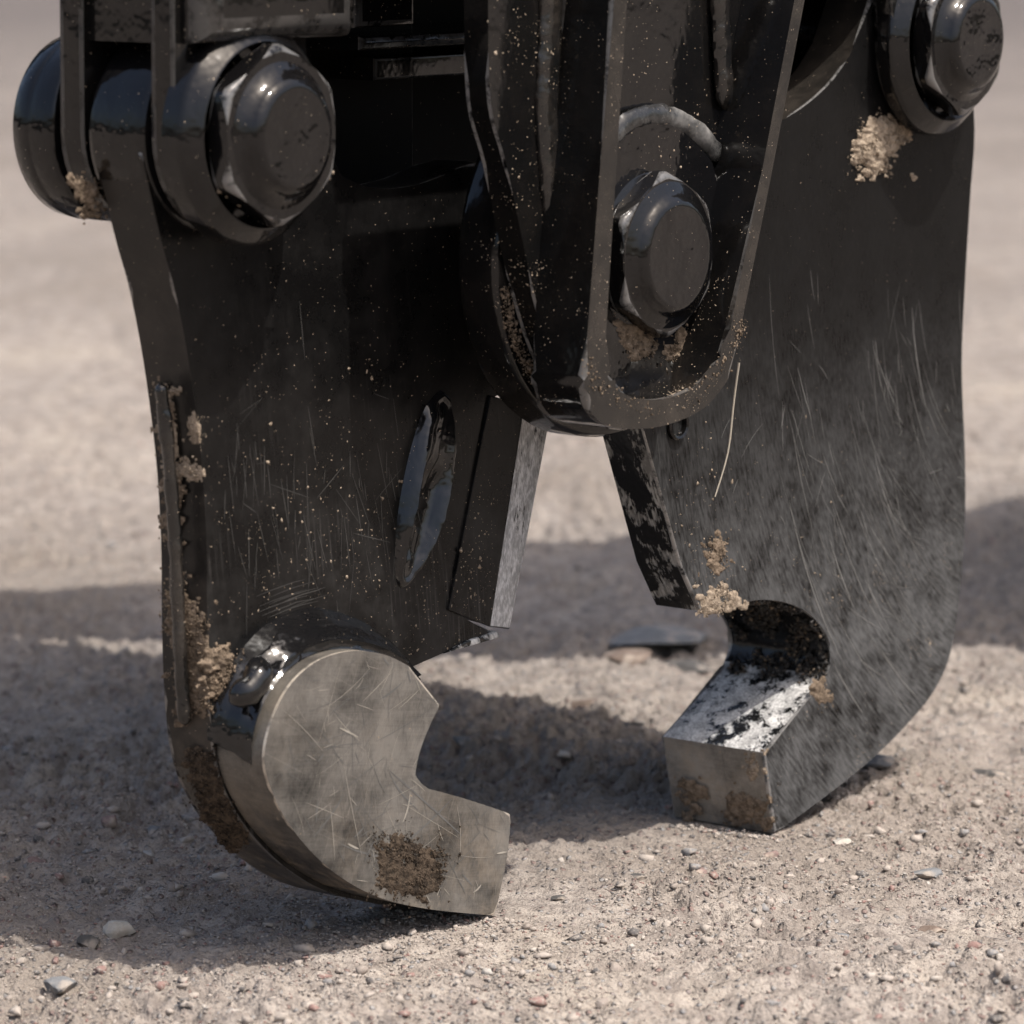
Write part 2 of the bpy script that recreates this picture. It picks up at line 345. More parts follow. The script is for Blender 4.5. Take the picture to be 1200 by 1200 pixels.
def vnoise(x, y, seed):
    xi = np.floor(x).astype(np.int64); yi = np.floor(y).astype(np.int64); fx = x - xi; fy = y - yi
    fx = fx * fx * (3 - 2 * fx); fy = fy * fy * (3 - 2 * fy)
    def h(a, b):
        n = (a * 374761393 + b * 668265263 + seed * 982451653) & 0x7fffffff
        n = ((n ^ (n >> 13)) * 1274126177) & 0x7fffffff; return ((n ^ (n >> 16)) & 0xffff) / 65535.0
    return (h(xi, yi) * (1 - fx) + h(xi + 1, yi) * fx) * (1 - fy) + (h(xi, yi + 1) * (1 - fx) + h(xi + 1, yi + 1) * fx) * fy
def caked(name, pxpoly, fmap, nrm, thick, mat, parent, seed=0, fall=9.0, step=1.4):
    """a ragged crust of dried mud: a height field over the traced outline, laid on the surface fmap and raised along nrm"""
    pts = np.array(pxpoly, float); lo2 = pts.min(0) - 10; hi2 = pts.max(0) + 10
    xs2 = np.arange(lo2[0], hi2[0], step); ys2 = np.arange(lo2[1], hi2[1], step); XX, YY = np.meshgrid(xs2, ys2)
    d = np.full(XX.shape, 1e9); ins = np.zeros(XX.shape, bool); n = len(pts)
    for i in range(n):
        a = pts[i]; b = pts[(i + 1) % n]; e = b - a; t = np.clip(((XX - a[0]) * e[0] + (YY - a[1]) * e[1]) / (e @ e + 1e-9), 0, 1)
        d = np.minimum(d, np.hypot(XX - a[0] - t * e[0], YY - a[1] - t * e[1]))
        c = ((a[1] > YY) != (b[1] > YY)); xi = (b[0] - a[0]) * (YY - a[1]) / (b[1] - a[1] + 1e-12) + a[0]; ins ^= c & (XX < xi)
    sd = np.where(ins, d, -d) / fall
    fb = (vnoise(XX / 16, YY / 16, seed + 31) - .5) * 1.0 + (vnoise(XX / 7, YY / 7, seed + 32) - .5) * .9 + (vnoise(XX / 3.2, YY / 3.2, seed + 33) - .5) * .7
    H = np.clip(sd, -1.2, 1.0) * .55 + fb - .06; H = np.where(H > 0, np.sqrt(np.clip(H, 0, 1.2)) * (.45 + .6 * vnoise(XX / 4, YY / 4, seed + 34)), -.12)
    bm = bmesh.new(); vs = {}
    ny2, nx2 = XX.shape
    def vert(j, i):
        k = (j, i)
        if k not in vs:
            p = Vector(fmap(XX[j, i], YY[j, i])); vs[k] = bm.verts.new(p + nrm * (thick * float(H[j, i])))
        return vs[k]
    for j in range(ny2 - 1):
        for i in range(nx2 - 1):
            if max(H[j, i], H[j + 1, i], H[j, i + 1], H[j + 1, i + 1]) > 0:
                bm.faces.new((vert(j, i), vert(j + 1, i), vert(j + 1, i + 1), vert(j, i + 1)))
    if not bm.verts: bm.free(); return None
    return finish(name, bm, mat, parent, angle=50)
def on_plane(b): return lambda x, y: (lambda t: (t[0], b, t[1]))(tr(x, y, b))
FRONT = Vector((0, -1, 0))

# ---------------------------------------------------------------- ground
TL = gp(560, 1068); TRr = gp(850, 972)
def ground_h(x, y):
    x = np.asarray(x, float); y = np.asarray(y, float)
    a = (vnoise(x * 2.1, y * 2.1, 1) - .5) * .030 + (vnoise(x * 7, y * 7, 2) - .5) * .018 + (vnoise(x * 23, y * 23, 3) - .5) * .012
    f = (vnoise(x * 45, y * 45, 6) - .5) * .0050 + (vnoise(x * 95, y * 95, 4) - .5) * .0050 + (vnoise(x * 190, y * 190, 5) - .5) * .0034
    cl = vnoise(x * 5, y * 5, 8); f = f * (.9 + 1.9 * np.clip((cl - .3) * 2, 0, 1) + 1.3 * np.exp(-((x + .15) ** 2 + (y - .55) ** 2) / .5))
    k = np.ones_like(x)
    for p in (TL, TRr, TOOL): k = np.minimum(k, np.clip((np.hypot(x - p.x, y - p.y) - .05) / .22, 0.0, 1.0))
    return a * k + f * (.35 + .65 * k) - .002 * (1 - k)
def axis(lo, hi, step, grow, far):
    c = list(np.arange(lo, hi, step)); s = step; a = c[-1]
    while a < far: s *= grow; a += s; c.append(a)
    s = step; a = c[0]
    while a > -far: s *= grow; a -= s; c.insert(0, a)
    return np.array(c)
xs = axis(-.75, .80, .0034, 1.09, 90.0)
ys = list(np.arange(-.62, 1.0, .0042)); s = .0042
while ys[-1] < 130: s *= 1.012 if ys[-1] < 12 else 1.1; ys.append(ys[-1] + s)
s = .0055
while ys[0] > -60: s *= 1.15; ys.insert(0, ys[0] - s)
ys = np.array(ys); X, Y = np.meshgrid(xs, ys); Z = ground_h(X, Y)
nx, ny = len(xs), len(ys); V = np.stack([X, Y, Z], -1).reshape(-1, 3)
i = np.arange((nx - 1) * (ny - 1)); a = (i // (nx - 1)) * nx + i % (nx - 1); F = np.stack([a, a + 1, a + nx + 1, a + nx], 1)
me = bpy.data.meshes.new('ground'); me.vertices.add(len(V)); me.vertices.foreach_set('co', V.ravel()); me.loops.add(F.size)
me.loops.foreach_set('vertex_index', F.ravel().astype(np.int32)); me.polygons.add(len(F))
me.polygons.foreach_set('loop_start', np.arange(0, F.size, 4, dtype=np.int32)); me.update(calc_edges=True)
me.polygons.foreach_set('use_smooth', [True] * len(F))
g = G('gravelly_earth'); P = g.obj()
n1 = g.noise(g.scaled(P, (1.6, .8, 1)), 1.0, 5.0, .68); n2 = g.noise(P, 26.0, 4.0, .7); n3 = g.noise(P, 240.0, 3.0, .6)
vd = g.n('TexVoronoi', {'Vector': P, 'Scale': 130.0}, out=0); vc = vd.node.outputs[1]
vr = g.n('SeparateColor', {0: vc}, out=0); vg = g.n('SeparateColor', {0: vc}, out=1)
col = g.mix(g.step(n2, .3, .7), (.215, .185, .165), (.42, .372, .328))
col = g.mix(g.math('MULTIPLY', g.step(n1, .50, .72), .5), col, (.46, .40, .325))
col = g.mix(g.math('MULTIPLY', g.step(n1, .56, .38), .8), col, (.25, .215, .182))
peb = g.math('MULTIPLY', g.step(vr, .62, .66), g.math('SUBTRACT', 1.0, g.step(vd, .25, .5)))
pc = g.mix(g.step(vg, .2, .8), (.26, .18, .16), (.34, .335, .33))
col = g.mix(g.math('MULTIPLY', peb, .75), col, pc)
col = g.mix(g.math('MULTIPLY', g.step(n3, .54, .66), .6), col, (.14, .118, .105))
h = g.math('MULTIPLY_ADD', g.math('SUBTRACT', 1.0, vd), g.math('MULTIPLY_ADD', peb, .0045, .0016), g.math('MULTIPLY', n3, .0060))
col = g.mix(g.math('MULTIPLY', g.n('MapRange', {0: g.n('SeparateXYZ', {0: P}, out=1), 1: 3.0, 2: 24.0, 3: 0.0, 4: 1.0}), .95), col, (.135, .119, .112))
bmp = g.n('Bump', {'Height': h, 'Strength': 1.0, 'Distance': 1.0})
me.materials.append(g.out(Base_Color=col, Roughness=.95, Normal=bmp, Specular_IOR_Level=.12))
ground = bpy.data.objects.new('ground', me); COL.objects.link(ground); ground['kind'] = 'structure'

# loose gravel: uncountable, one object
g = G('loose_gravel'); P = g.obj(); t = g.n('Attribute', attribute_name='tint', out=2)
ramp = g.t.nodes.new('ShaderNodeValToRGB'); g.t.links.new(t, ramp.inputs[0]); cr = ramp.color_ramp; cr.interpolation = 'CONSTANT'
for pos_, c in ((.0, (.38, .333, .292)), (.42, (.28, .24, .21)), (.60, (.25, .16, .14)), (.69, (.24, .233, .23)), (.80, (.41, .37, .33)), (.84, (.12, .112, .108)), (.985, (.42, .395, .36))):
    e = cr.elements.new(pos_); e.color = (*c, 1)
cr.elements.remove(cr.elements[0]); 
nn = g.noise(P, 300.0, 3.0)
col = g.mix(g.step(nn, .45, .75), ramp.outputs[0], (.39, .345, .30))
GRAV = g.out(Base_Color=col, Roughness=.9, Specular_IOR_Level=.2, Normal=g.n('Bump', {'Height': g.math('MULTIPLY', nn, .001), 'Strength': 1.0, 'Distance': 1.0}))
N = 130000
yy = -.7 + 4.2 * rng.random(N) ** 1.7; xx = (rng.random(N) - .5) * (1.5 + .35 * np.clip(yy, 0, 9)) + .05
keep = vnoise(xx * 5, yy * 5, 21) * .7 + vnoise(xx * 19, yy * 19, 22) * .6 + rng.random(N) * .35 > .80
xx = xx[keep]; yy = yy[keep]; sz = .0007 + .0015 * rng.random(len(xx)) + np.where(rng.random(len(xx)) < .045, .0012 + .0062 * rng.random(len(xx)) ** 2.5, 0)
for p in (TL, TRr):
    m_ = np.hypot(xx - p.x, yy - p.y) > .03; xx, yy, sz = xx[m_], yy[m_], sz[m_]
for (ax, ay), (bx, by), cnt in (((795, 966), (908, 979), 500), ((470, 1066), (585, 1076), 420)):
    t_ = rng.random(cnt); pa = [gp(ax + (bx - ax) * q_, ay + (by - ay) * q_) for q_ in t_]
    ex = np.array([p_.x for p_ in pa]) + rng.normal(0, .009, cnt); ey = np.array([p_.y for p_ in pa]) - np.abs(rng.normal(0, .012, cnt)) - .001
    xx = np.concatenate([xx, ex]); yy = np.concatenate([yy, ey]); sz = np.concatenate([sz, .0007 + .0035 * rng.random(cnt) ** 4])
o = crumbs('gravel', np.stack([xx, yy, ground_h(xx, yy) + sz * .30], 1), sz, .7, 2, GRAV, None, rng.random(len(xx)))
o['kind'] = 'stuff'; o['label'] = 'small loose gravel scattered over the dry earth'; o['category'] = 'gravel'

def rock_mat(name, c):
    g = G(name); P = g.obj(); n = g.noise(P, 60.0, 5.0, .65); n2 = g.noise(P, 300.0, 2.0)
    col = g.mix(g.step(n, .35, .7), tuple(k * .7 for k in c), c); col = g.mix(g.math('MULTIPLY', g.step(g.noise(P, 35.0, 4.0), .52, .66), .7), col, (.40, .34, .28))
    return g.out(Base_Color=col, Roughness=.85, Specular_IOR_Level=.25,
                 Normal=g.n('Bump', {'Height': g.math('MULTIPLY_ADD', n, .003, g.math('MULTIPLY', n2, .0008)), 'Strength': 1.0, 'Distance': 1.0}))
RM = {'grey': rock_mat('grey_stone', (.21, .215, .22)), 'dark': rock_mat('dark_stone', (.10, .095, .09)), 'pale': rock_mat('pale_stone', (.50, .47, .42)),
      'brown': rock_mat('brown_stone', (.20, .15, .12)), 'pink': rock_mat('reddish_stone', (.27, .19, .17))}
def rock(px, py, wpx, hpx, mat, label, name='stone', rise=.5, depth=1.0, seed=0, ang=0.0, cat='stone'):
    """an angular stone whose middle shows at (px, py) and that is wpx wide and hpx high in the photograph"""
    q = gp(px, py + hpx * .3); sc = (q - CAM).length / FPX
    rx = wpx * sc / 2; rz = max(.3 * rx * rise, hpx * sc * .42); ry = rx * depth
    bm = bmesh.new(); bmesh.ops.create_icosphere(bm, subdivisions=3, radius=1.0); r = random.Random(seed)
    planes = [(Vector((r.gauss(0, 1), r.gauss(0, 1), r.gauss(0, 1) + .3)).normalized(), r.uniform(.45, .85)) for _ in range(12)]
    for v in bm.verts:
        for nrm, dd in planes:
            k = v.co.dot(nrm) - dd
            if k > 0: v.co -= nrm * k * .92
        v.co *= 1 + .07 * mnoise.noise(v.co * 3 + Vector((seed, 0, 0)))
        v.co = Vector((v.co.x * rx, v.co.y * ry, v.co.z * rz))
    o = finish(name, bm, RM[mat], None, angle=24); o.rotation_euler = (r.uniform(-.1, .1), r.uniform(-.1, .1), ang + r.uniform(-.5, .5))
    o.location = (q.x, q.y, float(ground_h(np.array([q.x]), np.array([q.y]))[0]) + rz * .35)
    o['label'] = label; o['category'] = cat; o['group'] = 'loose stones on the earth'
    return o

# ---------------------------------------------------------------- the hydraulic tool (one thing: local x = along the jaws, y = depth, z = up)
tool = bpy.data.objects.new('demolition_grab', None); COL.objects.link(tool); tool.location = TOOL; tool.rotation_euler = (0, 0, YAW)
tool['label'] = 'black painted steel two-jawed demolition grab resting its tips on the earth'; tool['category'] = 'demolition grab'

# --- pivots
D0 = .020                                        # the left jaw sits a little deeper than the right one
PL = tr(349, 160, -.045 + D0); PR = tr(1150, 48, -.077); PC = tr(797, 300, -.132)

# --- right jaw: a front plate with a hooked tip, backed by a second plate at the hook
RB = .055
edgeA = [(700, 440), (742, 470), (755, 505), (797, 664), (820, 716), (850, 713)]
recess = spl([(850, 713), (890, 703), (930, 709), (960, 731), (975, 766), (965, 801)], 6)
tip = [(895, 882), (908, 977)]
outer = spl([(908, 977), (1000, 908), (1060, 852), (1100, 800), (1119, 740), (1130, 630), (1131, 540), (1127, 430), (1131, 330), (1137, 230), (1142, 150), (1135, 60)], 5)
saddle = spl([(1003, 52), (975, 95), (930, 133), (870, 160), (800, 172)], 6)
opx = edgeA + recess[1:] + tip[:1] + outer + [(1090, -40), (1020, 0)] + saddle + [(700, 150), (640, 210), (620, 300), (640, 400)]
oR = trs(opx, 0.0)
iA = (1, 4); iRec = (5, 5 + len(recess) - 1); iTip = len(edgeA) + len(recess) - 2
MR = [M['jaw_right'], M['blade_chip'], M['gunk'], M['tip_top'], M['tip_end'], M['jaw_edge']]
def smR(i, p, q):
    if i < 4: return 1
    if i < len(edgeA) + len(recess) - 4: return 2
    if i < len(edgeA) + len(recess) - 1: return 3
    if i == len(edgeA) + len(recess) - 1: return 4
    return 5
jr = prism('jaw', oR, 0.0, RB, MR, tool, bevel=.0035, sidemat=smR, bev_back=False)
jr['label'] = 'scuffed black jaw with a square hooked tip beneath the right pin'
bpx = [(915, 600), (906, 703)] + [p for p in recess if p[0] > 912] + tip[:1] + [p for p in outer if p[1] > 250] + [(1000, 250), (900, 430)]
nrec = len([p for p in recess if p[0] > 912])
def smRb(i, p, q):
    if i < nrec - 1: return 2
    if i < 2 + nrec: return 3
    if i == 2 + nrec: return 4
    return 5
prism('backing_plate', trs(bpx, 0.0), RB + .0002, .134, MR, jr, bevel=.0035, sidemat=smRb, bev_front=False)

# --- left jaw: a plate behind the front plane, with a thick welded disc tip in front of it
L0, L1 = D0 + .058, D0 + .114
lo = spl([(166, 180), (178, 235), (191, 290), (206, 345), (222, 430), (236, 540), (242, 640), (243, 740), (246, 830), (254, 895), (268, 935), (293, 975), (333, 1015), (383, 1045), (445, 1060)], 4)
lpx = lo + [(520, 1066), (534, 952), (430, 915), (440, 850), (476, 780), (520, 765), (586, 747), (580, 741), (524, 717)] + \
      [(572, 464)] + [(640, 440), (690, 300), (640, 215), (560, 190)] + \
      spl([(540, 196), (500, 213), (460, 221), (425, 217), (395, 203)], 4) + [(340, 90), (260, 60), (190, 90)]
nlo = len(lo)
ML = [M['jaw_left'], M['jaw_edge'], M['blade_bare'], M['steel_side']]
def smL(i, p, q):
    if p[1] < .20 and i < nlo: return 3
    if i < nlo: return 1
    if i == nlo + 5: return 2
    return 0
jl = prism('jaw', trs(lpx, L0), L0, L1, ML, tool, bevel=.0045, sidemat=smL)
jl['label'] = 'dusty black jaw with a disc-shaped steel tip beneath the left pin'
# disc tip
disc = spl([(580, 1073), (500, 1065), (440, 1050), (390, 1021), (350, 981), (324, 940), (310, 895), (317, 850), (338, 806), (370, 776), (410, 763), (450, 767), (482, 782)], 6) \
       + spl([(516, 825), (503, 852), (491, 884), (486, 913)], 4) + spl([(493, 922), (545, 936), (599, 954)], 4) + spl([(599, 954), (594, 1005), (580, 1073)], 3)[1:-1]
oD = trs(disc, D0)
dk = prism('tip_disc', oD, D0, L0 - .0005, [M['steel'], M['steel_side']], jl, bevel=.003, sidemat=lambda i, p, q: 1, bev_back=False)
dk['label'] = 'bare scratched steel disc tip with a notched beak'
# weld fillet round the disc: loft from the rim of the disc out on to the jaw plate
inner = spl([tr(*p, D0) for p in [(312, 905), (312, 868), (324, 828), (350, 790), (380, 770), (410, 763), (450, 767), (482, 782), (500, 803)]], 8)
outr = spl([tr(*p, L0) for p in [(246, 868), (252, 820), (278, 768), (312, 730), (345, 714), (375, 710), (425, 726), (458, 752), (481, 778)]], 8)
bm = bmesh.new(); rows = []
for k, (a, c) in enumerate(zip(inner, outr)):
    row = []
    for j in range(9):
        t = j / 8; u = a[0] + (c[0] - a[0]) * t; v = a[1] + (c[1] - a[1]) * t
        bb = D0 + .016 + (.058 + .004 - .016) * (1 - (1 - t) ** 1.6) - .019 * math.sin(math.pi * t) ** .8
        bb += .0045 * mnoise.noise(Vector((u * 40, v * 40, 3))) * math.sin(math.pi * t) + .0030 * math.sin(t * 19 + mnoise.noise(Vector((u * 25, v * 25, 0))) * 2.5) * (t > .1)
        row.append(bm.verts.new((u, bb, v)))
    rows.append(row)
for x, y in zip(rows, rows[1:]):
    for j in range(8): bm.faces.new((x[j], x[j + 1], y[j + 1], y[j]))
wf = finish('weld_fillet', bm, M['weld'], jl, angle=70)
p = tr(262, 822, .03 + D0); q = tr(303, 772, .03 + D0)
bead('weld_bead', [(p[0], .022 + D0, p[1]), ((p[0] + q[0]) / 2, .012 + D0, (p[1] + q[1]) / 2), (q[0], .03 + D0, q[1])], .013, M['weld'], jl, ripple=.12, seed=4)
# blade insert with a bare bevel
bl_f = trs([(575, 463), (614, 475), (574, 735), (526, 715)], L0 - .003)
bl_r = trs([(649, 487), (601, 738)], L0 + .030)
bm = bmesh.new(); F_ = [bm.verts.new((u, L0 - .003, v)) for u, v in bl_f]; E_ = [bm.verts.new((u, L0 + .034, v)) for u, v in bl_r]
K_ = [bm.verts.new((u, L1 - .004, v)) for u, v in bl_f]; KE = [bm.verts.new((u, L1 - .004, v)) for u, v in bl_r]
bm.faces.new(F_)
f = bm.faces.new((F_[1], F_[2], E_[1], E_[0])); f.material_index = 1
bm.faces.new((E_[0], E_[1], KE[1], KE[0])); bm.faces.new((F_[0], F_[1], E_[0], KE[0], K_[0]))
bm.faces.new((F_[2], F_[3], K_[3], KE[1], E_[1])); bm.faces.new((F_[3], F_[0], K_[0], K_[3])); bm.faces.new((K_[0], KE[0], KE[1], K_[3]))
for v in K_[1:3]: bm.verts.remove(v)
bmesh.ops.recalc_face_normals(bm, faces=bm.faces)
bmesh.ops.bevel(bm, geom=list(bm.edges), offset=.0016, segments=2, profile=.5, affect='EDGES', clamp_overlap=True)
bl = finish('cutting_blade', bm, [M['jaw_left'], M['blade_bare']], jl, weighted=True)
bl['label'] = 'bolted blade block with a bare silvery bevel'
prism('chipped_lit_edge', trs([(522, 766), (588, 747), (583, 740), (545, 752)], L0 - .003), L0 - .003, L0 + .02, M['tip_top'], jl, bevel=.002)  # chipped chamfer; its lit look is put into the pale colour
# raised lens-shaped weld on the jaw face
ln = trs([(517, 456), (529, 478), (527, 540), (516, 600), (497, 655), (474, 690), (463, 676), (464, 620), (473, 560), (487, 505), (503, 468)], L0)
lnc = spl(ln + [ln[0]], 6)[:-1]
axA = Vector(tr(519, 466, L0)); axB = Vector(tr(473, 680, L0))
bm = bmesh.new(); rows = []
for t in (0, .08, .18, .3, .42, .54, .66, .78, .9, .985):
    row = []
    for (u, v) in lnc:
        s = max(0, min(1, (Vector((u, v)) - axA).dot(axB - axA) / (axB - axA).length_squared)); c = axA.lerp(axB, .06 + .88 * s)
        uu = u + (c.x - u) * t; vv = v + (c.y - v) * t
        gq = min(1, max(0, (s - .28) / .2)); gq = gq * gq * (3 - 2 * gq) * (1 - max(0, (s - .9) / .1))
        end = math.sin(math.pi * min(max(s, .03), .97)) ** .4
        hump = math.sin(min(1, t / .34) * math.pi / 2) * .017; hole = min(1, max(0, (t - .34) / .3)); hole = hole * hole * (3 - 2 * hole)
        dome = end * (hump - gq * hole * .0155 - (1 - gq) * hole * .005)
        dome += .0025 * mnoise.noise(Vector((uu * 60, vv * 60, 7))) * (t > 0)
        row.append(bm.verts.new((uu, L0 + .001 - dome, vv)))
    rows.append(row)
nl = len(lnc)
for x, y in zip(rows, rows[1:]):
    for k in range(nl): bm.faces.new((x[k], x[(k + 1) % nl], y[(k + 1) % nl], y[k]))
bmesh.ops.remove_doubles(bm, verts=bm.verts, dist=.0003)
finish('raised_weld', bm, M['weld'], jl, angle=60)
# ridge of weld down the outer corner of the jaw
pts = [(189, 448), (199, 540), (205, 620), (209, 700), (213, 780), (218, 850)]
bead('weld_seam', [(tr(x, y, L0 + .022)[0] - .001, L0 + .022, tr(x, y, L0 + .022)[1]) for x, y in pts], .0065, M['weld_semi'], jl, ripple=.16, seed=2)

# --- hinge eyes
def eye(name, c, r, b0, b1, parent, mat='paint_clean', ch=.012):
    bm = bmesh.new(); lathe(bm, c, [(r * .3, b0), (r - ch, b0), (r - ch * .3, b0 + ch * .3), (r, b0 + ch), (r, b1 - ch), (r - ch * .3, b1 - ch * .3), (r - ch, b1), (r * .3, b1)], 72)
    return finish(name, bm, M[mat], parent, weighted=True)
eye('hinge_eye', PL, .092, .052 + D0, .126 + D0, jl)
eye('hinge_eye', PR, .092, -.001, .056, jr)
hub = eye('hub_disc', PC, .180, -.054, -.002, jr, 'paint', .010)

bm = bmesh.new(); c_ = tr(793, 497, -.001)
lathe(bm, c_, [(.0165, 0.0), (.0165, -.004), (.0145, -.006), (.012, -.005), (.010, .004), (0, .004)], 28)
finish('grease_port', bm, M['paint_clean'], jr)
# --- pins with hexagonal heads
def pin(c, b_front, b_back, hexr, parent, rear=True, capr=.051, caph=.018, ringr=.094, ring_d=.034, rot=0.0, lab=None):
    """b_front: front face of the round cap; the hexagonal head and the flange ring lie behind it"""
    bm = bmesh.new(); lathe(bm, c, [(0, b_front + .06), (.045, b_front + .06), (.045, b_back), (0, b_back)], 40)
    pn = finish('pin', bm, M['paint_clean'], parent)
    if lab: pn['label'] = lab
    hb0 = b_front + caph; hb1 = hb0 + .022
    hx = []
    for k in range(6):
        a0 = math.pi / 2 + k * math.pi / 3 + rot; a1 = a0 + math.pi / 3
        for s in range(4):
            t = .06 + .88 * s / 3
            hx.append((c[0] + hexr * (math.cos(a0) * (1 - t) + math.cos(a1) * t), c[1] + hexr * (math.sin(a0) * (1 - t) + math.sin(a1) * t)))
    prism('hex_head', hx, hb0, hb1, M['paint_clean'], pn, bevel=.007, seg=4)
    bm = bmesh.new(); r = capr
    lathe(bm, c, [(r + .016, hb0 + .001), (r + .010, hb0 - .002), (r + .004, hb0 - caph * .35), (r + .001, b_front + .006), (r - .002, b_front + .002), (r - .007, b_front), (r - .009, b_front + .0006), (r * .5, b_front + .0005), (0, b_front)], 64)
    finish('cap', bm, M['paint_clean'], pn, weighted=True, angle=50)
    bm = bmesh.new(); g0 = hb1 - .003; R_ = ringr
    lathe(bm, c, [(hexr * .95, g0 + .004), (R_ - .0165, g0 - .001), (R_ - .0145, g0 - .0002), (R_ - .0035, g0 + .0105), (R_ - .0008, g0 + .0135), (R_, g0 + .018), (R_, g0 + ring_d), (R_ - .006, g0 + ring_d + .004)], 72)
    finish('flange_ring', bm, M['paint_clean'], pn, weighted=True, angle=50)
    if rear:
        bm = bmesh.new(); k = b_back
        lathe(bm, c, [(0, k - .062), (.080, k - .062), (.086, k - .056), (.086, k - .034), (.084, k - .031), (.084, k - .028), (.086, k - .025), (.084, k - .01), (.074, k), (0, k)], 64)
        finish('rear_cap', bm, M['paint_clean'], pn, weighted=True, angle=50)
    return pn
pinL = pin(PL, -.045 + D0, .232 + D0, .083, tool, ringr=.099, lab='pin with hexagonal head at the upper left')
pinR = pin(PR, -.077, .215, .083, tool, ring_d=.028, ringr=.103, lab='pin with hexagonal head at the upper right')
pinC = pin(PC, -.132, .20, .082, tool, caph=.013, rear=False, capr=.056, ringr=.080, ring_d=.004, rot=R(2), lab='central pin with hexagonal head')

# --- clevis of the left cylinder
vt = PL[1] + .40
def ear(name, c, r, b0, b1, top_l, top_r, parent, mat='paint_soft', vtop=vt):
    o = [(c[0] + top_l, vtop)] + [(c[0] + r * math.cos(R(180 + k * 9)), c[1] + r * math.sin(R(180 + k * 9))) for k in range(21)] + [(c[0] + top_r, vtop)]
    return prism(name, o, b0, b1, M[mat], parent, bevel=.005)
bxL = box('clevis', PL[0] - .080, PL[0] + .125, -.012 + D0, .165 + D0, tr(330, 48, -.012 + D0)[1], tr(330, 48, -.012 + D0)[1] + .065, M['paint_soft'], tool, bevel=.022, seg=4)
bxL['label'] = 'cylinder clevis holding the left pin'
ear('ear', PL, .088, .0195 + D0, .0475 + D0, -.088, .088, bxL); ear('ear', PL, .088, .129 + D0, .158 + D0, -.088, .088, bxL)
# rod above the block (runs on up to the cylinder)
box('rod', PL[0] - .06, PL[0] + .08, .03, .13, tr(330, 48, -.012 + D0)[1] + .0652, tr(330, 48, -.012 + D0)[1] + .40, M['paint_soft'], bxL, bevel=.02)

# --- clevis of the right cylinder
bxR = ear('clevis', PR, .094, -.028, -.003, -.155, .12, tool, vtop=PR[1] + .42); bxR['label'] = 'cylinder clevis holding the right pin'
ear('ear', PR, .094, .128, .155, -.155, .12, bxR, vtop=PR[1] + .42)

# --- central bracket
BB0, BB1 = -.084, -.056
base_px = [(572, -60), (572, 0), (575, 120), (594, 195), (627, 347), (655, 430), (684, 470)]
ob = trs(base_px, BB0); topv = ob[0][1]
right_b = [tr(735, 505, BB0), tr(800, 470, BB0), tr(845, 330, BB0), tr(930, -60, BB0)]
TOPV = tr(600, -75, BB0)[1]
bk = prism('centre_bracket', spl(ob, 4) + right_b + [(right_b[-1][0] + .05, TOPV), (ob[0][0] - .01, TOPV)], BB0, BB1, M['paint'], tool, bevel=.004)
bk['label'] = 'tapered central bracket with a ribbed pocket round its pin'
# U-shaped rib: outer and inner outline on its front plane
RF = -.146
ro = [(722, -75), (720, 0), (703, 200), (688, 395)] + spl([(684, 440), (688, 474), (706, 496), (740, 503), (785, 497), (828, 476), (858, 438)], 4) + [(866, 395), (905, 200), (943, 0), (957, -75)]
ri = [(944, -75), (931, 0), (893, 200), (856, 385)] + spl([(848, 412), (826, 446), (785, 466), (748, 467), (722, 456), (710, 438)], 4) + [(710, 395), (722, 200), (735, 0), (737, -75)]
RO = trs(ro, RF); RI = trs(ri, RF)
prism('rib', RO + RI, RF, BB0 - .0003, [M['rib_edge'], M['paint']], bk, bevel=.0065, seg=4, sidemat=lambda i, p, q: 1)
# pocket back plate (doubler) with the rounded top that carries the pin
dp = spl([(690, 300), (693, 210), (712, 165), (745, 143), (785, 146), (820, 172), (842, 210), (850, 300)], 5)
DB = -.096
prism('pocket_plate', trs(dp + [(838, 400), (800, 470), (740, 475), (700, 430)], DB), DB, BB0 - .0006, M['paint_clean'], bk, bevel=.003)
_bead = bead
def bead(*a, **k): k.setdefault('flat', .6); k.setdefault('ripple', .10); return _bead(*a, **k)
def path(pp, b): return [(*(tr(x, y, b)[:1]), b, tr(x, y, b)[1]) for x, y in pp]
bead('weld_bead', path([(712, 168), (735, 145), (765, 136), (797, 143), (826, 164), (842, 188)], -.091), .0115, M['weld_pale'], bk, seed=11)
bead('weld_bead', path([(842, -40), (846, 60), (850, 128)], -.090), .013, M['weld_semi'], bk, seed=12)
bead('weld_bead', path([(852, 170), (854, 250), (852, 325)], -.092), .012, M['weld'], bk, seed=13)
bead('weld_bead', path([(853, 330), (848, 372), (838, 405)], -.092), .011, M['weld_semi'], bk, seed=14)
bead('weld_bead', path([(905, 128), (880, 148), (858, 166)], -.090), .007, M['weld_dusty'], bk, seed=15)
bead('weld_bead', path([(646, -60), (643, 60), (640, 130), (646, 220), (654, 285)], -.086), .0145, M['weld_semi'], bk, seed=16, ripple=.06)
bead('weld_bead', path([(655, 288), (662, 350), (664, 420), (672, 455)], -.087), .0155, M['weld_semi'], bk, seed=17, ripple=.06)

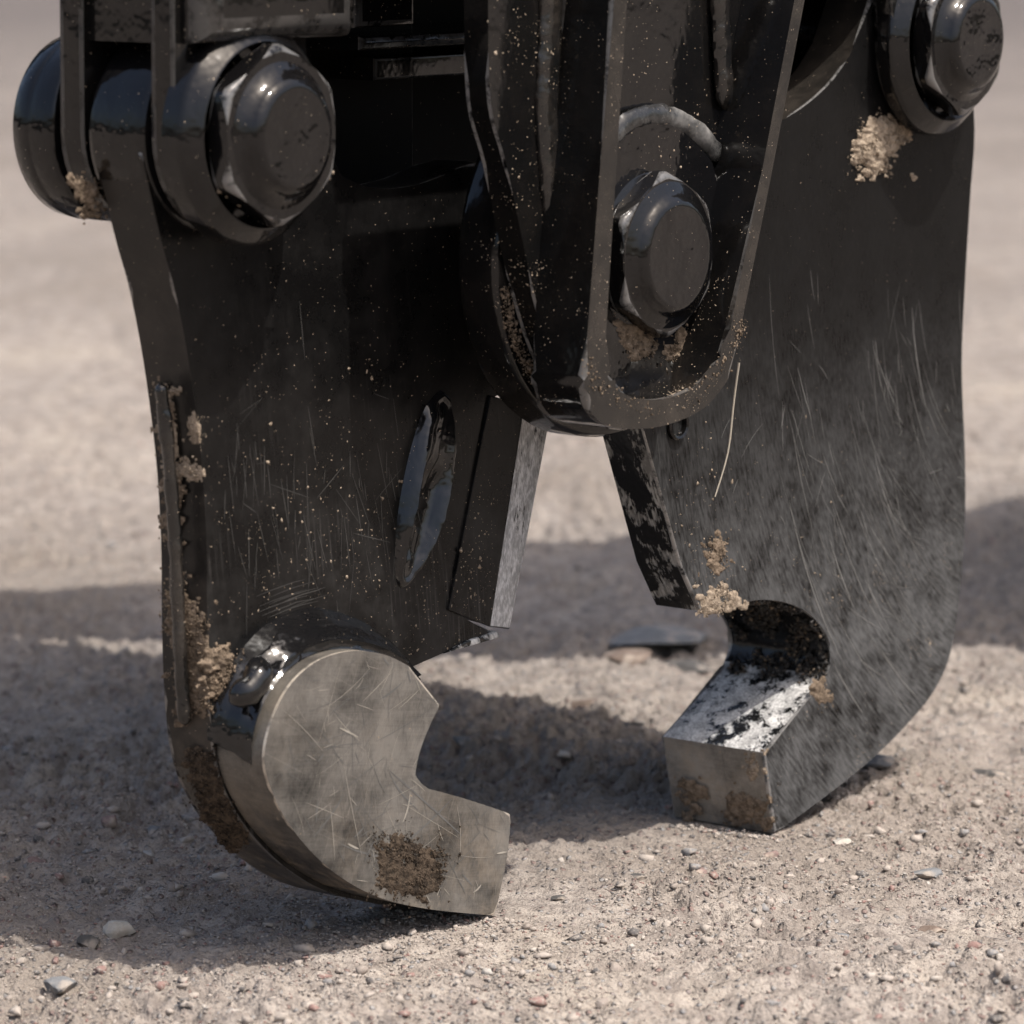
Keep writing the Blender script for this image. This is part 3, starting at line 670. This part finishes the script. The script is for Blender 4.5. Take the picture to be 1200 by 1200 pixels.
# --- housing behind the jaws, and an unseen head added above for its shade
hu0 = tr(405, 100, .30)[0]; hu1 = tr(1010, 30, .30)[0]; hv = tr(480, 235, .30)[1]
box('side_plate', -.63, -.35, .205, .225, hv + .01, TOPV - .001, M['void_shade'], tool, bevel=.003)  # added plate that closes the gap behind the ears and fills the ground shadow
hs = box('housing', -.36, .31, .30, .52, hv - .02, TOPV, M['void_shade'], tool, bevel=.01)
box('side_plate', .06, .335, .14, .20, tr(920, 175, .14)[1], TOPV - .001, M['void_shade'], hs, bevel=.004)
cv = tr(480, 92, .16)[1]
b_ = box('cross_bar', tr(440, 80, .16)[0], -.05, .16, .30, cv, tr(480, 66, .16)[1], M['paint_soft'], hs, bevel=.003)
box('cross_bar', tr(425, 50, .13)[0], -.05, .13, .30, tr(480, 56, .13)[1], tr(480, 40, .13)[1], M['paint_soft'], hs, bevel=.006)
box('bracket_block', tr(420, 10, .12)[0], tr(487, 10, .12)[0], .12, .30, tr(480, 30, .12)[1], tr(480, -60, .12)[1], M['paint_soft'], hs, bevel=.006)
shade_head = box('head', -.62, .345, -.05, 1.0, TOPV + .001, TOPV + .16, M['paint'], tool, bevel=.015)  # unseen slab sized to shade the recess and the ground behind
# unseen excavator arm, its outline laid out to cast the long ground shadow behind
AZ = 1.45; off = SUN_DIR / SUN_DIR.z * AZ
q = [gp(*p_) + off for p_ in ((-250, 732), (-250, 736), (0, 739), (600, 772), (1100, 757), (1650, 735), (1650, 568))]
lc = [((p_ - TOOL).dot(U), (p_ - TOOL).dot(B)) for p_ in q]
bm = bmesh.new(); lo_ = [bm.verts.new((a, c, AZ)) for a, c in lc]; hi_ = [bm.verts.new((a, c, AZ + .25)) for a, c in lc]
bm.faces.new(lo_); bm.faces.new(hi_[::-1])
for k in range(7): bm.faces.new((lo_[k], hi_[k], hi_[(k + 1) % 7], lo_[(k + 1) % 7]))
finish('shadow_arm', bm, M['paint'], tool)

# ---------------------------------------------------------------- earth stuck to the tool
dirt_patch('dirt_clump', [(1003, 165), (1020, 145), (1035, 138), (1050, 137), (1066, 152), (1060, 165), (1045, 175), (1040, 198), (1025, 203), (1004, 190)], -.001, 520, .0018, .0050, M['dirt_pale'], jr, thick=.016, seed=1)
dirt_patch('dirt_clump', [(726, 378), (742, 370), (756, 378), (768, 405), (762, 420), (750, 424), (735, 404)], DB, 220, .0016, .0042, M['dirt'], bk, thick=.010, seed=2)
dirt_patch('dirt_clump', [(790, 392), (802, 388), (800, 420), (790, 430), (781, 415)], DB, 130, .0016, .0040, M['dirt'], bk, thick=.010, seed=3)
dirt_patch('dirt_clump', [(835, 345), (844, 340), (845, 362), (836, 382)], DB, 60, .0015, .0035, M['dirt_pale'], bk, thick=.008, seed=4)
dirt_patch('dirt_clump', [(258, 192), (264, 190), (270, 215), (290, 235), (285, 240), (262, 218)], D0 - .010, 110, .0018, .0042, M['dirt_pale'], pinL, thick=.006, seed=5)
dirt_patch('dirt_clump', [(360, 212), (380, 196), (384, 203), (366, 226)], D0 - .014, 60, .0018, .0045, M['dirt_pale'], pinL, thick=.006, seed=6)
dirt_patch('dirt_clump', [(88, 210), (98, 205), (118, 235), (114, 250), (98, 255)], .128 + D0, 120, .002, .0055, M['dirt'], bxL, thick=.008, seed=7)
dirt_patch('dirt_clump', [(443, 985), (470, 978), (505, 988), (524, 1008), (515, 1035), (498, 1056), (470, 1052), (443, 1040)], D0, 1500, .0012, .0034, M['dirt_dark'], dk, thick=.005, seed=8)
dirt_patch('dirt_clump', [(826, 640), (836, 628), (850, 635), (853, 656), (845, 668), (832, 662)], 0.0, 160, .0014, .0036, M['dirt'], jr, thick=.006, seed=9)
dirt_patch('dirt_clump', [(818, 700), (845, 686), (862, 694), (870, 712), (845, 720), (822, 716)], 0.0, 260, .0012, .0036, M['dirt_pale'], jr, thick=.006, seed=10)
dirt_patch('dirt_clump', [(955, 798), (968, 795), (972, 815), (958, 832)], 0.0, 60, .0014, .0034, M['dirt'], jr, thick=.005, seed=12)
# earth packed along the outer edge of the left jaw
def edge_dirt(name, pxpoly, b, count, smin, smax, mat, parent, seed):
    """crumbs on the outer narrow side of the left jaw: the depth across the side comes from how far left they show"""
    count = int(count * 1.5); smin *= .30; smax *= .5
    poly = pxpoly; r = random.Random(seed); pos = []; size = []
    xs_ = [p[0] for p in poly]; ys_ = [p[1] for p in poly]; n = 0
    side = sorted((y, x) for x, y in lo)
    yarr = np.array([s_[0] for s_ in side]); xarr = np.array([s_[1] for s_ in side])
    def on_side(x, y):
        xe = float(np.interp(y, yarr, xarr)); bb = min(L0 + max(0.0, (xe - x) / 1075.0), L1 - .004); u, v = tr(max(x, xe - (L1 - L0 - .004) * 1075.0), y, bb); return (u, bb, v)
    caked('dirt_crust', pxpoly, on_side, Vector((-.8, -.6, 0)), .0017, mat, parent, seed, fall=7.0)
    while len(pos) < count and n < count * 40:
        n += 1; x = r.uniform(min(xs_) - 9, max(xs_) + 9); y = r.uniform(min(ys_) - 9, max(ys_) + 9)
        k = mnoise.noise(Vector((x * .09, y * .05, seed))) * 14 + mnoise.noise(Vector((x * .25, y * .2, seed))) * 8 + r.gauss(0, 4)
        if not inside((x + k, y + mnoise.noise(Vector((x * .2, seed, y * .1))) * 9 + r.gauss(0, 3)), poly): continue
        xe = float(np.interp(y, yarr, xarr)); bb = L0 + max(0.0, (xe - x) / 1075.0)
        if bb > L1 - .004: continue
        u, v = tr(x, y, bb); pos.append((u - r.random() * .003, bb - .002 * r.random(), v)); size.append(smin + (smax - smin) * r.random() ** 4)
    return crumbs(name, pos, size, .8, 0, mat, parent)
edge_dirt('dirt_clump', [(188, 690), (205, 690), (240, 730), (246, 800), (240, 838), (215, 830), (205, 770)], 0, 900, .0014, .0042, M['dirt'], jl, 21)
dirt_patch('dirt_clump', [(240, 762), (262, 760), (280, 785), (266, 812), (244, 815)], L0 - .002, 260, .0014, .0042, M['dirt'], jl, thick=.010, seed=22)
edge_dirt('dirt_clump', [(186, 445), (197, 450), (206, 560), (216, 700), (222, 850), (210, 850), (202, 700), (194, 560)], 0, 420, .0010, .003, M['dirt'], jl, 27)
edge_dirt('dirt_clump', [(184, 450), (196, 455), (206, 540), (205, 600), (194, 560)], 0, 170, .0010, .003, M['dirt_pale'], jl, 23)
edge_dirt('dirt_clump', [(202, 540), (230, 540), (232, 556), (205, 560)], 0, 70, .0014, .0038, M['dirt_pale'], jl, 24)
edge_dirt('dirt_clump', [(222, 480), (232, 485), (236, 520), (228, 520)], 0, 50, .001, .0024, M['dirt_pale'], jl, 25)
edge_dirt('dirt_clump', [(215, 880), (250, 880), (262, 930), (290, 985), (270, 1000), (235, 950)], 0, 900, .0012, .0036, M['dirt_dark'], jl, 26)
def on_end(x, y):
    xf = float(np.interp(y, [882, 977], [895, 908])); bb = min(.132, max(0.0, (xf - x) / 905.0)); u, v = tr(x, y, bb); return (u, bb, v)
caked('dirt_crust', [(850, 935), (880, 925), (902, 935), (906, 974), (840, 966)], on_end, Vector((-1, 0, 0)), .003, M['dirt'], jr, 41)
caked('dirt_crust', [(866, 888), (884, 884), (893, 905), (878, 914)], on_end, Vector((-1, 0, 0)), .003, M['dirt_pale'], jr, 42)
caked('dirt_crust', [(800, 920), (820, 915), (826, 955), (806, 962)], on_end, Vector((-1, 0, 0)), .002, M['dirt'], jr, 43)
# earth along the lip of the bracket, and greasy earth in the hook
pos = []; size = []
lip = spl([(688, 425), (700, 448), (730, 470), (770, 478), (810, 468), (840, 440), (862, 400), (866, 380)], 12); r_ = random.Random(5)
for (x, y) in lip:
    if mnoise.noise(Vector((x * .03, y * .03, 2))) < -.15: continue
    for k in range(11):
        u, v = tr(x + r_.gauss(0, 5), y + r_.gauss(0, 6), RF); pos.append((u, RF + r_.uniform(-.001, .002), v)); size.append(.0004 + .0018 * r_.random() ** 4)
crumbs('dirt_clump', pos, size, .7, 1, M['dirt'], bk)
pos = []; size = []
for (x, y) in spl([(592, 340), (600, 390), (620, 432), (645, 465), (680, 490)], 30):
    for k in range(8):
        u, v = tr(x + r_.gauss(0, 4), y + r_.gauss(0, 4), -.055); pos.append((u, -.056 + r_.uniform(-.001, .002), v)); size.append(.0004 + .002 * r_.random() ** 4)
crumbs('dirt_clump', pos, size, .7, 1, M['dirt'], jr)
rec_uv = trs(recess, 0.0); pos = []; size = []; pos2 = []; size2 = []
for k in range(14000):
    t = r_.random() * (len(rec_uv) - 1); i_ = int(t); f_ = t - i_
    u = rec_uv[i_][0] + (rec_uv[i_ + 1][0] - rec_uv[i_][0]) * f_; v = rec_uv[i_][1] + (rec_uv[i_ + 1][1] - rec_uv[i_][1]) * f_
    bb = r_.uniform(.002, .124)
    if u < rec_uv[6][0] and bb > RB: continue
    if mnoise.noise(Vector((u * 40, bb * 45, v * 40))) < -.05: continue
    (pos if r_.random() < .9 else pos2).append((u - r_.random() * .006, bb, v - r_.random() * .004)); (size if len(size) < len(pos) else size2).append(.0005 + .0026 * r_.random() ** 4)
crumbs('dirt_clump', pos, size[:len(pos)] + [.002] * max(0, len(pos) - len(size)), .9, 0, M['tar'], jr)
crumbs('dirt_clump', pos2, size2[:len(pos2)] + [.002] * max(0, len(pos2) - len(size2)), .9, 0, M['dirt'], jr)

# ---------------------------------------------------------------- scratches and mud splashes
def plain(name, c, rough, metal):
    g = G(name); P = g.obj(); k = g.noise(P, 90.0, 3.0)
    return g.out(Base_Color=g.mix(k, tuple(v * .55 for v in c), c), Roughness=rough, Metallic=metal)
SCR = [plain('bright_scratch', (.34, .335, .32), .45, .3), plain('faint_scratch', (.17, .167, .16), .45, .2), plain('dull_scratch', (.060, .058, .055), .45, .1), plain('tan_scratch', (.42, .385, .33), .6, .1)]
def scratches(name, parent, curves, b, mat):
    """fine gouges: slivers that taper to both ends, on the plate face at depth b"""
    bm = bmesh.new()
    for pts_, wd in curves:
        n = len(pts_); prev = None
        for i, p_ in enumerate(pts_):
            a = Vector(pts_[max(0, i - 1)]); c = Vector(pts_[min(n - 1, i + 1)]); t = (c - a).normalized(); nn = Vector((-t.y, t.x))
            h = wd * .5 * (math.sin(math.pi * (i + .25) / (n - .5)) ** .6); q = Vector(p_)
            cur = (bm.verts.new((q.x + nn.x * h, b, q.y + nn.y * h)), bm.verts.new((q.x - nn.x * h, b, q.y - nn.y * h)))
            if prev: bm.faces.new((prev[0], prev[1], cur[1], cur[0]))
            prev = cur
    o = finish(name, bm, mat, parent); o['kind'] = 'stuff'; return o
r5 = random.Random(55); fa, br = [], []
clus = [(r5.uniform(.20, .78), r5.uniform(-.15, .85)) for _ in range(16)]
tries = 0
while len(fa) + len(br) < 190 and tries < 9000:
    tries += 1; c0 = r5.choice(clus); rr = c0[0] + r5.gauss(0, .03); a0 = math.pi + c0[1] + r5.gauss(0, .12); ln_ = r5.choice((.05, .08, .13, .2, .3)) * r5.uniform(.6, 1.3); dr = r5.gauss(0, .012)
    cv_ = [(ARC[0] + (rr + dr * k / 11) * math.cos(a0 + ln_ * k / 11), ARC[2] + (rr + dr * k / 11) * math.sin(a0 + ln_ * k / 11)) for k in range(12)]
    if not all(inside(p_, oR) for p_ in cv_): continue
    if cv_[0][1] > .60 or r5.random() < (cv_[0][1] - .16) * 2.2: continue
    (br if r5.random() < .22 else fa).append((cv_, r5.uniform(.0003, .0007) if r5.random() < .9 else .0011))
for k in range(40):                                    # a few strays across the lie of the others
    u0, v0 = r5.uniform(-.1, .38), r5.uniform(.03, .5); an = r5.uniform(0, 6.28); L_ = r5.uniform(.01, .05)
    cv_ = [(u0 + math.cos(an + .2 * t) * L_ * t, v0 + math.sin(an + .2 * t) * L_ * t) for t in (0, .25, .5, .75, 1)]
    if all(inside(p_, oR) for p_ in cv_): fa.append((cv_, r5.uniform(.0004, .0009)))
scratches('scratches', jr, fa, -.0003, SCR[1]); scratches('scratches', jr, br, -.0004, SCR[0])
fa = []
for k in range(90):
    x = r5.choice((r5.gauss(330, 40), r5.gauss(430, 18), r5.gauss(300, 22), r5.uniform(260, 500))); y = r5.gauss(575, 60); L_ = r5.uniform(10, 70); an = math.radians(r5.gauss(86, 7) if r5.random() < .85 else r5.uniform(0, 180))
    if not 262 < x < 500: continue
    fa.append((trs([(x + math.cos(an) * L_ * t, y + math.sin(an) * L_ * t) for t in (0, .25, .5, .75, 1)], L0 - .0003), r5.uniform(.0004, .0012)))
for k in range(9):
    y = 700 + k * 3 + r5.gauss(0, 2); x = 300 + r5.uniform(0, 30)
    fa.append((trs([(x + 60 * t * r5.uniform(.9, 1), y - 26 * t + 6 * t * t) for t in (0, .25, .5, .75, 1)], L0 - .0003), r5.uniform(.0005, .0012)))
scratches('scratches', jl, fa, L0 - .0003, SCR[2])
fa, br = [], []
tries = 0
while len(fa) + len(br) < 230 and tries < 4000:
    tries += 1; x = r5.uniform(315, 595); y = r5.uniform(770, 1065); L_ = 12 + 110 * r5.random() ** 3
    an = math.radians(r5.choice((r5.gauss(84, 10), r5.gauss(62, 14), r5.gauss(118, 12), r5.gauss(-28, 10), r5.uniform(0, 180)))); cu_ = r5.gauss(0, .12)
    cv_ = trs([(x + math.cos(an + cu_ * t) * L_ * t, y + math.sin(an + cu_ * t) * L_ * t) for t in (0, .2, .4, .6, .8, 1)], D0)
    if not all(inside(p_, oD) for p_ in cv_): continue
    (br if r5.random() < .28 else fa).append((cv_, r5.uniform(.0003, .0008) if r5.random() < .93 else .002))
scratches('scratches', dk, fa, D0 - .0003, SCR[1]); scratches('scratches', dk, br, D0 - .0004, SCR[3])
def splash(parent, b, spots, mat, poly=None, seed=0):
    r = random.Random(seed); pos = []; size = []
    for cx, cy, sp, cnt in spots:
        for k in range(cnt):
            u, v = tr(cx + r.gauss(0, sp), cy + r.gauss(0, sp * 1.2), b)
            if poly and not inside((u, v), poly): continue
            pos.append((u, b, v)); size.append(.0004 + .0022 * r.random() ** 6)
    return crumbs('mud_splashes', pos, size, .45, 1, mat, parent)
oLp = trs(lpx, L0)
splash(jl, L0, [(335, 640, 35, 110), (430, 432, 8, 14), (300, 625, 8, 16), (410, 500, 45, 50), (470, 610, 50, 90), (480, 690, 40, 90), (360, 560, 60, 60), (400, 660, 60, 90), (520, 740, 30, 60)], M['dirt_pale'], oLp, 1)
splash(jl, L0 - .003, [(545, 640, 22, 120), (555, 590, 18, 40), (540, 700, 22, 90)], M['dirt_pale'], [tuple(p_) for p_ in bl_f], 2)
splash(jr, 0.0, [(800, 590, 30, 70), (830, 690, 25, 70), (850, 560, 70, 60), (960, 545, 3, 5), (1104, 495, 5, 14), (900, 640, 60, 50), (825, 517, 4, 12), (1060, 180, 60, 30)], M['dirt_pale'], oR, 3)
splash(bk, BB0, [(600, 60, 25, 40), (620, 200, 18, 40), (640, 330, 14, 40)], M['dirt_pale'], None, 4)
splash(bk, DB, [(770, 190, 25, 40), (800, 420, 25, 60)], M['dirt_pale'], None, 5)

# thin pale straw hanging from the bracket
pp = spl([(*tr(866, 425, -.03)[:1], -.03, tr(866, 425, -.03)[1]), (*tr(860, 470, -.02)[:1], -.02, tr(860, 470, -.02)[1]), (*tr(853, 530, -.012)[:1], -.012, tr(853, 530, -.012)[1]), (*tr(838, 582, -.004)[:1], -.004, tr(838, 582, -.004)[1])], 10)
wp = [TOOL + U * a + B * b + Vector((0, 0, c)) for a, b, c in pp]
g = G('dry_straw'); SM = g.out(Base_Color=(.62, .56, .46), Roughness=.6)
bm = bmesh.new(); rings = []
for k, q in enumerate(wp):
    rr = .0011 * (1 - .5 * k / len(wp)); rings.append([bm.verts.new(q + Vector((rr * math.cos(a), rr * math.sin(a), 0))) for a in (0, 1.26, 2.51, 3.77, 5.03)])
for x, y in zip(rings, rings[1:]):
    for k in range(5): bm.faces.new((x[k], x[(k + 1) % 5], y[(k + 1) % 5], y[k]))
st = finish('grass_stem', bm, SM); st['label'] = 'thin pale dry grass stem hanging below the central bracket'; st['category'] = 'grass stem'

# ---------------------------------------------------------------- single stones one can pick out
rock(140, 1092, 40, 30, 'pale', 'pale stone, largest in the sun at the edge of the shadow, bottom left', seed=1, ang=.6)
rock(72, 1147, 50, 26, 'grey', 'flat blue-grey stone nearest the lower left corner', seed=2)
rock(105, 1102, 30, 24, 'dark', 'dark stone just left of the pale stone at the shadow edge', seed=3)
rock(1085, 1024, 40, 22, 'grey', 'flat grey stone lying alone in the sun, right foreground', seed=4)
rock(750, 1034, 36, 12, 'dark', 'small dark flat stone in the sun below the gap between the tips', seed=5)
rock(1092, 1094, 42, 14, 'brown', 'flat brown stone nearest the lower right corner', seed=6)
rock(1030, 906, 52, 16, 'grey', 'flat grey stone poking out behind the right jaw tip', seed=7)
rock(1160, 905, 52, 22, 'dark', 'dark lumpy clod at the right edge of the picture', seed=8, name='earth_clod', cat='clod')
rock(905, 1000, 0 + 22, 12, 'pink', 'small reddish stone right below the square tip', seed=9)
rock(130, 985, 28, 20, 'pink', 'reddish-grey stone in the shadow left of the disc tip', seed=10)
rock(180, 982, 24, 18, 'grey', 'grey stone in the shadow close to the left jaw', seed=11)
rock(40, 1016, 36, 20, 'pink', 'reddish stone in the shadow at the left edge', seed=12)
rock(775, 742, 150, 26, 'grey', 'long flat slab lying in the shade behind the gap between the jaws', seed=13, rise=.3, name='stone_slab', cat='stone')
rock(735, 772, 70, 20, 'brown', 'brown stone just in front of the long flat slab', seed=14)
rock(815, 768, 80, 18, 'dark', 'dark flat stone beneath the right end of the long slab', seed=15, rise=.3)
rock(690, 830, 46, 20, 'brown', 'brown stone in the shade between the two tips', seed=16)
rock(660, 878, 26, 12, 'pale', 'small pale stone in the shade left of the square tip', seed=17)
rock(545, 870, 40, 18, 'grey', 'grey stone in the shade behind the beak of the disc', seed=18)
rock(655, 882 + 170, 20, 10, 'dark', 'tiny dark stone in the sun just right of the beak', seed=19)
rock(820, 1026, 24, 12, 'pink', 'small reddish pebble in the sun below the square tip', seed=20)
rock(985, 985, 26, 12, 'pale', 'small pale pebble in the sun right of the square tip', seed=21)
rock(985, 1045 + 58, 20, 10, 'grey', 'tiny grey pebble left of the flat brown stone', seed=22)
